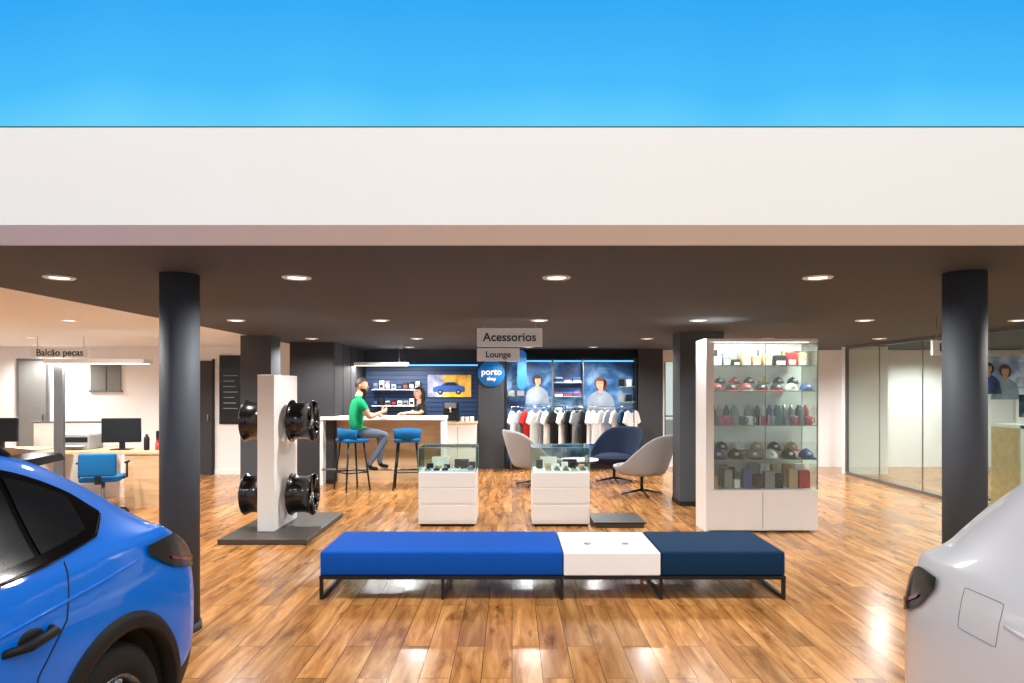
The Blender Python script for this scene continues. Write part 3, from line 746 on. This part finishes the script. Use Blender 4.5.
g = group('round_wall_sign', (-.40, 13.27, 1.86))
b = B(); b.cyl((0, 0, 0), (0, .03, 0), .26, 'posterblue', n=48); b.done('disc', parent=g)
text('porto', .17, (0, -.004, .03), g, 'whitetext'); text('shop', .09, (0, -.004, -.1), g, 'whitetext')
b = B(); b.prism([(-.09, -.35), (-.09, .3), (0, .38), (.09, .3), (.09, -.35), (0, -.42)], 0, .03, 'posterblue'); b.done('blue_pennant_sign', (.19, 13.2, 1.95))

# ------------------------------------------------------------------ clothing display
g = group('clothing_display', (0, 13.4, 0))
b = B(); b.box(-.14, 2.44, .14, .2, 0, 2.13, 'bluescene'); b.box(-.14, 2.44, -.1, .16, 0, .1, 'black')
b.box(-.14, 2.44, -.1, .2, 2.13, 2.17, 'black'); b.box(-.14, -.1, -.1, .14, .1, 2.13, 'black'); b.box(2.4, 2.44, -.1, .14, .1, 2.13, 'black')
b.box(.78, .81, -.1, .14, .1, 2.13, 'frame'); b.box(1.38, 1.4, -.1, .14, .1, 2.13, 'frame')
b.box(-.1, 2.4, .1, .13, 2.1, 2.125, 'ledblue')
portrait(b, .5, .138, 1.72, .48, 'pdark', body='posterwhite', turn=.03); portrait(b, 1.76, .138, 1.66, .58, 'orange', body='posterwhite', turn=-.03)
for z in (1.15, 1.42, 1.69):
    b.box(.82, 1.37, -.05, .14, z-.012, z, 'glass'); b.box(.82, 1.37, -.052, -.048, z-.014, z+.002, 'glassedge')
for x0, x1, z in ((2.08, 2.4, 1.30), (2.08, 2.4, 1.6), (-.1, .28, 1.42)): b.box(x0, x1, -.05, .14, z, z+.01, 'glass'); b.box(x0, x1, -.052, -.048, z-.002, z+.012, 'glassedge')
b.done('backlit_graphic', parent=g)
b = B()
for z in (1.15, 1.42, 1.69):
    for i in range(3):
        for k in range(random.choice([2, 3])):
            b.box(.84+i*.18, .99+i*.18, -.03, .12, z+.001+k*.035, z+.033+k*.035, random.choice(['white', 'graybox', 'red', 'black', 'bluebox', 'white']), .008)
for z in (1.311, 1.611):
    for i in range(2): b.box(2.1+i*.15, 2.2+i*.15, -.02, .1, z, z+.14, random.choice(['white', 'black', 'red', 'graybox']), .006)
for i in range(2): b.box(-.08+i*.18, .06+i*.18, -.02, .1, 1.431, 1.53, random.choice(['white', 'graybox', 'black']), .008)
b.done('folded_clothes', parent=g)
shirt = [(-.12, 0), (-.2, -.04), (-.28, -.22), (-.2, -.26), (-.16, -.17), (-.17, -.62), (.17, -.62), (.16, -.17), (.2, -.26), (.28, -.22), (.2, -.04), (.12, 0), (.05, -.05), (-.05, -.05)]
for x0, cols in ((-.02, ['white', 'graybox', 'red', 'white', 'graybox', 'white', 'black', 'white']), (1.02, ['black', 'graybox', 'black', 'white', 'white', 'white', 'posterwhite', 'white', 'navyfab', 'white'])):
    g = group('clothes_rack', (x0, 13.0, 0)); n = len(cols); w = n*.13
    b = B(); b.cyl((0, 0, 1.22), (w, 0, 1.22), .012, 'chrome')
    for x in (0, w):
        b.cyl((x, 0, .02), (x, 0, 1.22), .012, 'chrome'); b.box(x-.015, x+.015, -.22, .22, 0, .025, 'chrome')
    b.done('rail', parent=g)
    for i, c in enumerate(cols):
        b = B(); b.prism(shirt, -.02, .02, c); b.tube([(-.15, 0, -.03), (0, 0, .03), (.15, 0, -.03)], .006, 'black', n=6); b.tube([(0, 0, .03), (0, 0, .055), (.012, 0, .07)], .003, 'chrome', n=6)
        b.done('shirt', (.09+i*.13, 0, 1.15), R(random.uniform(45, 66)), parent=g)

# ------------------------------------------------------------------ office at left
g = group('office_desk', (0, 0, 0))
b = B(); b.box(-6.3, -4.64, 9.0, 9.75, .71, .745, 'deskwood', .003); b.box(-5.12, -4.66, 9.02, 9.06, 0, .71, 'deskwood'); b.box(-4.7, -4.66, 9.06, 9.73, 0, .71, 'deskwood')
b.box(-6.28, -6.24, 9.02, 9.73, 0, .71, 'white'); b.box(-5.12, -5.08, 9.06, 9.6, 0, .71, 'deskwood'); b.done('desk_body', parent=g)
def monitor(x, y, z, rz=0, w=.56):
    b = B(); b.box(-w/2, w/2, -.02, .02, .1, .43, 'screen', .008); b.box(-.03, .03, .0, .05, .01, .25, 'black'); b.box(-.12, .12, -.08, .1, 0, .012, 'black')
    b.done('computer_monitor', (x, y, z), rz)
monitor(-5.32, 9.3, .745, R(8), .5); monitor(-7.05, 9.4, .745, 0, .5)
b = B(); b.box(-7.9, -6.45, 9.1, 9.8, .71, .745, 'deskwood'); b.box(-7.88, -7.84, 9.12, 9.78, 0, .71, 'white'); b.box(-6.51, -6.47, 9.12, 9.78, 0, .71, 'white'); b.box(-7.84, -6.51, 9.5, 9.53, .2, .71, 'white'); b.done('office_desk')
simple('desk_screen_panel', (-6.95, -5.7, 9.92, 9.96, .0, 1.08, 'white'), (-6.97, -5.68, 9.91, 9.97, 1.08, 1.1, 'frame'))
b = B(); b.box(-.2, .2, -.17, .17, 0, .2, 'graybox', .015); b.box(-.17, .17, -.15, .1, .2, .24, 'white', .01); b.box(-.14, .14, -.25, -.16, .05, .06, 'white'); b.box(-.18, .18, -.172, -.168, .1, .17, 'black')
b.done('desk_printer', (-5.95, 9.45, .746))
b = B()
b.lathe(botp, 'black', Tr(-4.95, 9.25, .746), n=14); b.lathe(mugp, 'red', Tr(-4.82, 9.3, .746), n=14); b.lathe(botp, 'red', Tr(-4.72, 9.2, .746), n=14)
for i in range(4): b.cyl((-4.82+.01*i, 9.3, .76), (-4.84+.02*i, 9.3, .9), .004, ['red', 'black', 'bluebox', 'tan'][i], n=6)
b.box(-4.93, -4.75, 9.45, 9.6, .746, .86, 'red', .005); b.box(-5.02, -4.9, 9.62, 9.7, .746, .98, 'black', .005); b.box(-4.88, -4.8, 9.62, 9.7, .746, .92, 'white', .005); b.done('desk_stationery')
def office_chair(x, y, rz):
    b = B(); b.box(-.22, .22, -.2, .22, .42, .49, 'stoolblue', .025, seg=4); b.box(-.21, .21, -.25, -.19, .5, .78, 'stoolblue', .025, seg=4)
    b.box(-.03, .03, -.235, -.2, .4, .55, 'black'); b.cyl((0, 0, .08), (0, 0, .42), .025, 'steel')
    for i in range(5):
        a = 2*math.pi*i/5; b.tube([(0, 0, .09), (.27*math.cos(a), .27*math.sin(a), .06)], [.02, .013], 'black'); b.ell((.27*math.cos(a), .27*math.sin(a), .028), (.028, .028, .028), 'black', n=10, m=6)
    for sx in (-1, 1): b.tube([(sx*.2, .0, .45), (sx*.27, 0, .46), (sx*.27, 0, .64), (sx*.27, .1, .65), (sx*.27, -.08, .65)], .013, 'black')
    b.done('office_chair', (x, y, 0), rz)
office_chair(-5.15, 8.6, R(15)); office_chair(-7.3, 8.6, R(-10))
g = group('office_floor_lamp', (-5.8, 8.75, 0))
b = B(); b.box(-.06, .06, -.03, .03, .03, 1.92, 'frame', .01); b.box(-.25, .25, -.2, .2, 0, .03, 'frame', .005); b.box(-.13, 1.14, -.12, .12, 1.9, 1.96, 'sign', .01); b.box(-.1, 1.1, -.1, .1, 1.894, 1.9, 'lamp')
b.done('lamp_body', parent=g)
area('lamp_light', (.5, 0, 1.89), (0, 0, 0), 1.1, .18, 30, parent=g)
simple('door_1', (-5.75, -5.47, 12.46, 12.498, 0, 2.08, 'wall_dark'), (-5.78, -5.75, 12.45, 12.498, 0, 2.11, 'black'), (-5.47, -5.44, 12.45, 12.498, 0, 2.11, 'black'), (-5.55, -5.53, 12.42, 12.46, .98, 1.1, 'steel'))
simple('door_2', (-9.0, -8.5, 12.46, 12.498, 0, 2.08, 'window_grey'), (-9.04, -9.0, 12.45, 12.498, 0, 2.12, 'frame'), (-8.5, -8.46, 12.45, 12.498, 0, 2.12, 'frame'), (-9.0, -8.5, 12.45, 12.498, 2.08, 2.12, 'frame'), (-8.57, -8.55, 12.42, 12.46, .98, 1.1, 'steel'))
simple('window_2', (-7.7, -7.15, 12.47, 12.498, 1.54, 2.0, 'window_grey'), (-7.73, -7.12, 12.46, 12.498, 2.0, 2.03, 'frame'), (-7.73, -7.12, 12.46, 12.498, 1.51, 1.54, 'frame'), (-7.43, -7.41, 12.46, 12.47, 1.54, 2.0, 'frame'))
g = group('framed_poster', (-5.14, 12.47, 0))
b = B(); b.box(-.21, .21, 0, .028, .92, 2.18, 'black', .004); b.box(-.19, .19, -.003, .0, .95, 2.15, 'screen')
for i in range(7): b.box(-.13, .13-.03*(i % 3), -.005, -.003, 1.2+i*.1, 1.215+i*.1, 'graybox')
b.done('frame', parent=g)

# ------------------------------------------------------------------ cars
def pchip(xs, ys):
    n = len(xs); h = [xs[i+1]-xs[i] for i in range(n-1)]; d = [(ys[i+1]-ys[i])/h[i] for i in range(n-1)]
    m = [d[0]]+[0 if d[i-1]*d[i] <= 0 else 2*d[i-1]*d[i]/(d[i-1]+d[i]) for i in range(1, n-1)]+[d[-1]]
    def f(x):
        x = max(xs[0], min(xs[-1], x)); i = 0
        while i < n-2 and x > xs[i+1]: i += 1
        t = (x-xs[i])/h[i]
        return (2*t**3-3*t*t+1)*ys[i]+(t**3-2*t*t+t)*h[i]*m[i]+(-2*t**3+3*t*t)*ys[i+1]+(t**3-t*t)*h[i]*m[i+1]
    return f
KY = [0, .02, .06, .12, .22, .40, .65, .95, 1.4, 2.0, 2.5, 2.9, 3.25, 3.6, 4.0, 4.15, 4.25]
FR = [1.51, 1.47, 1.31, 1.08, 1.02, .94, .84, .66]

def car(loc, rz, paint, wheelmat, rearz, WY, dlo0, handle='black', flap=True, tlen=.42, tz=0.0):
    zt = pchip(KY, rearz+FR)
    zbt = pchip(KY, [.45, .38, .32, .28, .25, .22, .22, .22, .22, .22, .22, .22, .22, .22, .22, .25, .32])
    wpl = pchip(KY, [.64, .73, .78, .815, .85, .88, .885, .885, .89, .89, .885, .88, .87, .86, .78, .68, .48])
    wrf = pchip(KY, [.50, .60, .66, .69, .70, .69, .665, .645, .635, .63, .635, .68, .77, .74, .64, .55, .36])
    belt = pchip([0, .12, .4, 1, 3.2, 4.25], [1.04, 1.04, 1.03, 1.0, .93, .88])
    cache = {}
    def section(y):
        y = round(y, 5)
        if y in cache: return cache[y]
        T_, b_, w, wr = zt(y), zbt(y), wpl(y), wrf(y)
        zb = min(belt(y), T_-.11)
        P = [(.80*w, b_), (.93*w, b_+.025), (.985*w, b_+.13), (w, b_+.5*(zb-b_)), (.992*w, b_+.80*(zb-b_)), (.955*w, zb), (.955*w*.55+(wr+.012)*.45, zb+.42*(T_-.07-zb)), (wr+.012, T_-.07), (wr-.06, T_-.025), (wr*.5, T_-.004), (0, T_)]
        out = []; n = len(P)
        for i in range(n-1):
            p0 = P[max(0, i-1)]; p1 = P[i]; p2 = P[i+1]; p3 = P[min(n-1, i+2)]
            if i == 5: p0 = (P[5][0]+.0, P[5][1]-.02)
            for k in range(4):
                t = k/4
                q = [.5*((2*p1[c])+(-p0[c]+p2[c])*t+(2*p0[c]-5*p1[c]+4*p2[c]-p3[c])*t*t+(-p0[c]+3*p1[c]-3*p2[c]+p3[c])*t**3) for c in (0, 1)]
                out.append(q)
        out.append([0, T_]); cache[y] = out
        return out
    def wz(y, z):
        s = section(y)
        for a, c in zip(s[:-1], s[1:]):
            if a[1] <= z <= c[1] and c[1] > a[1]: return a[0]+(c[0]-a[0])*(z-a[1])/(c[1]-a[1])
        return s[-3][0] if z > s[-3][1] else s[0][0]
    def zx(y, x):
        s = section(y)[::-1]
        for a, c in zip(s[:-1], s[1:]):
            if a[0] <= abs(x) <= c[0] and c[0] > a[0]: return a[1]+(c[1]-a[1])*(abs(x)-a[0])/(c[0]-a[0])
        return s[-1][1]
    g = group('car', loc, rz)
    WZ = .335; AR = .385
    ys = []
    y = 0
    while y < 4.2499:
        ys.append(y); y += .01 if y < .1 or y > 4.1 else (.03 if y < .6 else .06)
    ys.append(4.25)
    vs = []; fs = []; secs = [section(y) for y in ys]; K = len(secs[0])
    for y, s in zip(ys, secs):
        vs += [(x, y, z) for x, z in s]+[(-x, y, z) for x, z in s[:-1][::-1]]
    RN = 2*K-1
    for i in range(len(ys)-1):
        for j in range(RN): fs.append((i*RN+j, i*RN+(j+1) % RN, (i+1)*RN+(j+1) % RN, (i+1)*RN+j))
    fs.append(tuple(range(RN))); fs.append(tuple(range((len(ys)-1)*RN, len(ys)*RN))[::-1])
    o = tempobj(vs, [], fs, M[paint]); o.data.materials.append(M['black'])
    nF = (len(ys)-1)*RN
    for i, p in enumerate(o.data.polygons):
        j = i % RN
        if i < nF and (j < 9 or j >= RN-10): p.material_index = 1
    bm = bmesh.new(); bm.from_mesh(o.data); bmesh.ops.recalc_face_normals(bm, faces=bm.faces[:]); bm.to_mesh(o.data); bm.free()
    cutters = []
    for wy in WY:
        for sx in (-1, 1):
            cb = B(); cb.cyl((sx*.58, wy, WZ), (sx*1.1, wy, WZ), AR, M['black'], n=48)
            c = cb.done('cut'); cutters.append(c)
            md = o.modifiers.new('b', 'BOOLEAN'); md.operation = 'DIFFERENCE'; md.object = c; md.solver = 'EXACT'
    mats = [M[paint], M['black']]
    def mf(p):
        c = p.center
        for wy in WY:
            if math.hypot(c.y-wy, c.z-WZ) < AR+.002: return M['black']
        return mats[min(1, p.material_index)]
    b = B(); b.evalobj(o, mf)
    for c in cutters: bpy.data.objects.remove(c)
    b.done('body_shell', parent=g, recalc=False)
    def patch(b, y0, y1, lo, up, off, mt, n=40, m=8, sides=(-1, 1)):
        for sx in sides:
            vs = []
            for i in range(n+1):
                y = y0+(y1-y0)*i/n; a, c = lo(y), up(y)
                for k in range(m+1):
                    z = a+(c-a)*k/m; vs.append((sx*(wz(y, z)+off), y, z))
            b.add(vs, [(i*(m+1)+k, (i+1)*(m+1)+k, (i+1)*(m+1)+k+1, i*(m+1)+k+1) for i in range(n) for k in range(m)], mt, smooth=True)
    def surfline(b, pts, mt='black', r=.0035, off=.0, sides=(-1, 1), sub=6):
        for sx in sides:
            q = []
            for a, c in zip(pts[:-1], pts[1:]):
                for k in range(sub):
                    y = a[0]+(c[0]-a[0])*k/sub; z = a[1]+(c[1]-a[1])*k/sub; q.append((sx*(wz(y, z)+off), y, z))
            q.append((sx*(wz(*pts[-1])+off), pts[-1][0], pts[-1][1])); b.tube(q, r, mt, n=6)
    d0 = dlo0
    lo = pchip([d0, d0+.12, d0+.4, 3.1], [1.135, 1.075, 1.045, .975])
    tp = [d0+.12, d0+.42, 1.6, 2.0, 2.4, 2.75]
    up = pchip([d0]+tp+[3.1], [1.14]+[min(v, zt(y)-.085) for v, y in zip([1.23, 1.345, 1.405, 1.415, 1.375, 1.235], tp)]+[.985])
    b = B(); patch(b, d0, 3.1, lo, up, .004, 'blackgloss', n=70)
    for a, c in ((d0+.14, d0+.40), (d0+.43, 1.86), (1.93, 2.85)):
        patch(b, a, c, lambda y: lo(y)+.03, lambda y: max(lo(y)+.032, up(y)-.025), .008, M['screen'], n=30)
    surfline(b, [(d0+.01, 1.128), (d0+.12, 1.07), (d0+.4, 1.04), (2, 1.01), (3.0, .977)], 'blackgloss', .006, .004)
    for y0, y1, kk in ((.24, .80, .93), (2.56, 3.2, .95)):
        vs = []; n, m = 16, 16
        for i in range(n+1):
            y = y0+(y1-y0)*i/n; w = (wrf(y)-.03)*kk
            for k in range(m+1):
                x = -w+2*w*k/m; vs.append((x, y, zx(y, x)+.006))
        b.add(vs, [(i*(m+1)+k, (i+1)*(m+1)+k, (i+1)*(m+1)+k+1, i*(m+1)+k+1) for i in range(n) for k in range(m)], 'blackgloss', smooth=True)
    b.done('windows', parent=g)
    b = B()
    vs = []
    for i in range(17):
        x = -.6+1.2*i/16
        z = zx(.86, x)
        vs += [(x, .98, z+.012), (x, .70, z-.0+.02), (x, .68, z-.005), (x, .95, z-.02)]
    b.add(vs, [(i*4+k, i*4+(k+1) % 4, (i+1)*4+(k+1) % 4, (i+1)*4+k) for i in range(16) for k in range(4)]+[(0, 1, 2, 3), (64, 65, 66, 67)], 'blackgloss', smooth=False)
    for sx in (-1, 1):
        pts = [(sx*(wrf(y)-.035), y, zx(y, wrf(y)-.035)+(.035 if 1.05 < y < 2.4 else .0)) for y in (.98, 1.06, 1.3, 1.6, 1.9, 2.2, 2.38, 2.46)]
        b.tube(pts, .013, 'black')
    b.done('roof_trim', parent=g)
    b = B(); q = tlen
    tl = pchip([.012, q*.25, q*.7, q], [.79+tz, .80+tz, .86+tz, .95+tz]); tu = pchip([.012, .05, .12, q*.7, q], [.80+tz, .86+tz, .93+tz, .99+tz, .985+tz])
    patch(b, .012, q, tl, tu, .012, 'smoked', n=30)
    patch(b, .05, q*.75, lambda y: tl(y)+.028, lambda y: tl(y)+.040, .017, 'redlens', n=20, m=2)
    b.box(-.6, .6, -.012, .012, .72, .76, 'blackgloss', .005); b.box(-.26, .26, -.008, .0, .58, .69, 'white', .003)
    b.box(-.5, .5, -.03, .05, .40, .54, 'black', .015)
    patch(b, 3.92, 4.2, lambda y: .70, lambda y: .70+.09*(1-(y-3.92)*.8), .006, 'steel', n=16)
    b.box(-.5, .5, 4.2, 4.262, .42, .66, 'black', .02)
    b.done('lamps_and_grille', parent=g)
    b = B()
    for wy in WY:
        for sx in (-1, 1):
            vs = []; n = 36; m = 4
            for i in range(n+1):
                a = R(-6+192*i/n)
                for k in range(m+1):
                    rr = AR-.004+.062*k/m; y = wy+rr*math.cos(a); z = WZ+rr*math.sin(a)
                    vs.append((sx*(wz(max(.01, y), max(z, .26))+(.016 if k < m else .001)), y, z))
                rr = AR-.004; vs.append((sx*(wz(wy, .6)-.05), wy+rr*math.cos(a), WZ+rr*math.sin(a)))
            qn = m+2
            b.add(vs, [(i*qn+k, (i+1)*qn+k, (i+1)*qn+k+1, i*qn+k+1) for i in range(n) for k in range(m)]+[(i*qn, (i+1)*qn, (i+1)*qn+m+1, i*qn+m+1) for i in range(n)], 'black', smooth=True)
    w0 = WY[0]
    surfline(b, [(w0+.22, 1.03), (w0+.28, .86), (w0+.42, .74), (w0+.47, .6), (w0+.47, .40)], r=.003)
    surfline(b, [(1.9, 1.0), (1.93, .7), (1.92, .36)], r=.003)
    surfline(b, [(2.98, .96), (3.02, .7), (2.95, .36)], r=.003)
    fl = [(.56+.10*max(-.8, min(.8, 1.1*math.cos(t))), .94+.075*max(-.8, min(.8, 1.1*math.sin(t)))) for t in [2*math.pi*k/32 for k in range(33)]]
    if flap: surfline(b, fl, r=.0014, sub=2, mt='graybox')
    surfline(b, [(.66, .945), (.9, .925), (1.8, .88), (3.1, .83)], paint, .006, -.001)
    h0 = w0+.45
    for yy in (h0, h0+.98):
        for sx in (-1, 1):
            x = wz(yy, .86); b.tube([(sx*(x-.005), yy-.10, .862), (sx*(x+.03), yy-.07, .862), (sx*(x+.034), yy+.04, .856), (sx*(x-.005), yy+.1, .852)], [.012, .016, .015, .012], handle, n=10)
            b.ell((sx*(x-.004), yy-.01, .856), (.012, .06, .032), 'black')
    for sx in (-1, 1):
        b.ell((sx*1.0, 2.78, 1.03), (.10, .055, .065), paint); b.tube([(sx*.84, 2.8, .99), (sx*.95, 2.78, 1.0)], .02, 'black')
    b.done('trim_and_seams', parent=g)
    for wy in WY:
        for sx in (-1, 1):
            b = B(); alloy(b, Tr(sx*.64, wy, .335, 0, R(90*sx), 0), .335, .215, wheelmat, tyre=True); b.done('wheel', parent=g)
car((-2.27, 3.26, 0), R(180-1), 'bluepaint', 'rimgray', [.74, .85, .92, .97, 1.03, 1.12, 1.26, 1.39, 1.475], (.80, 3.35), .70, flap=False, tlen=.6)
car((2.20, 2.54, 0), R(180+1), 'whitepaint', 'rimgray', [.80, .94, 1.02, 1.08, 1.16, 1.30, 1.45, 1.52, 1.54], (.86, 3.40), .66, handle='whitepaint', tlen=.36, tz=.01)

# ------------------------------------------------------------------ lights
w = bpy.data.worlds.new('World'); S.world = w; w.use_nodes = True
bg = w.node_tree.nodes['Background']; bg.inputs[0].default_value = (.985, .99, 1.0, 1); bg.inputs[1].default_value = .93
area('hall_fill_light', (0, -1.5, 5.2), (R(20), 0, 0), 9, 2.5, 190, (1, .98, .95))  # unseen area lamp added high behind the camera to brighten the fascia

cam = bpy.data.cameras.new('camera'); co = bpy.data.objects.new('camera', cam); S.collection.objects.link(co)
co.location = (0, 0, 1.6); co.rotation_euler = (R(90), 0, 0); cam.lens = 24; cam.sensor_width = 36; cam.shift_y = .0444; cam.clip_start = .05
S.camera = co
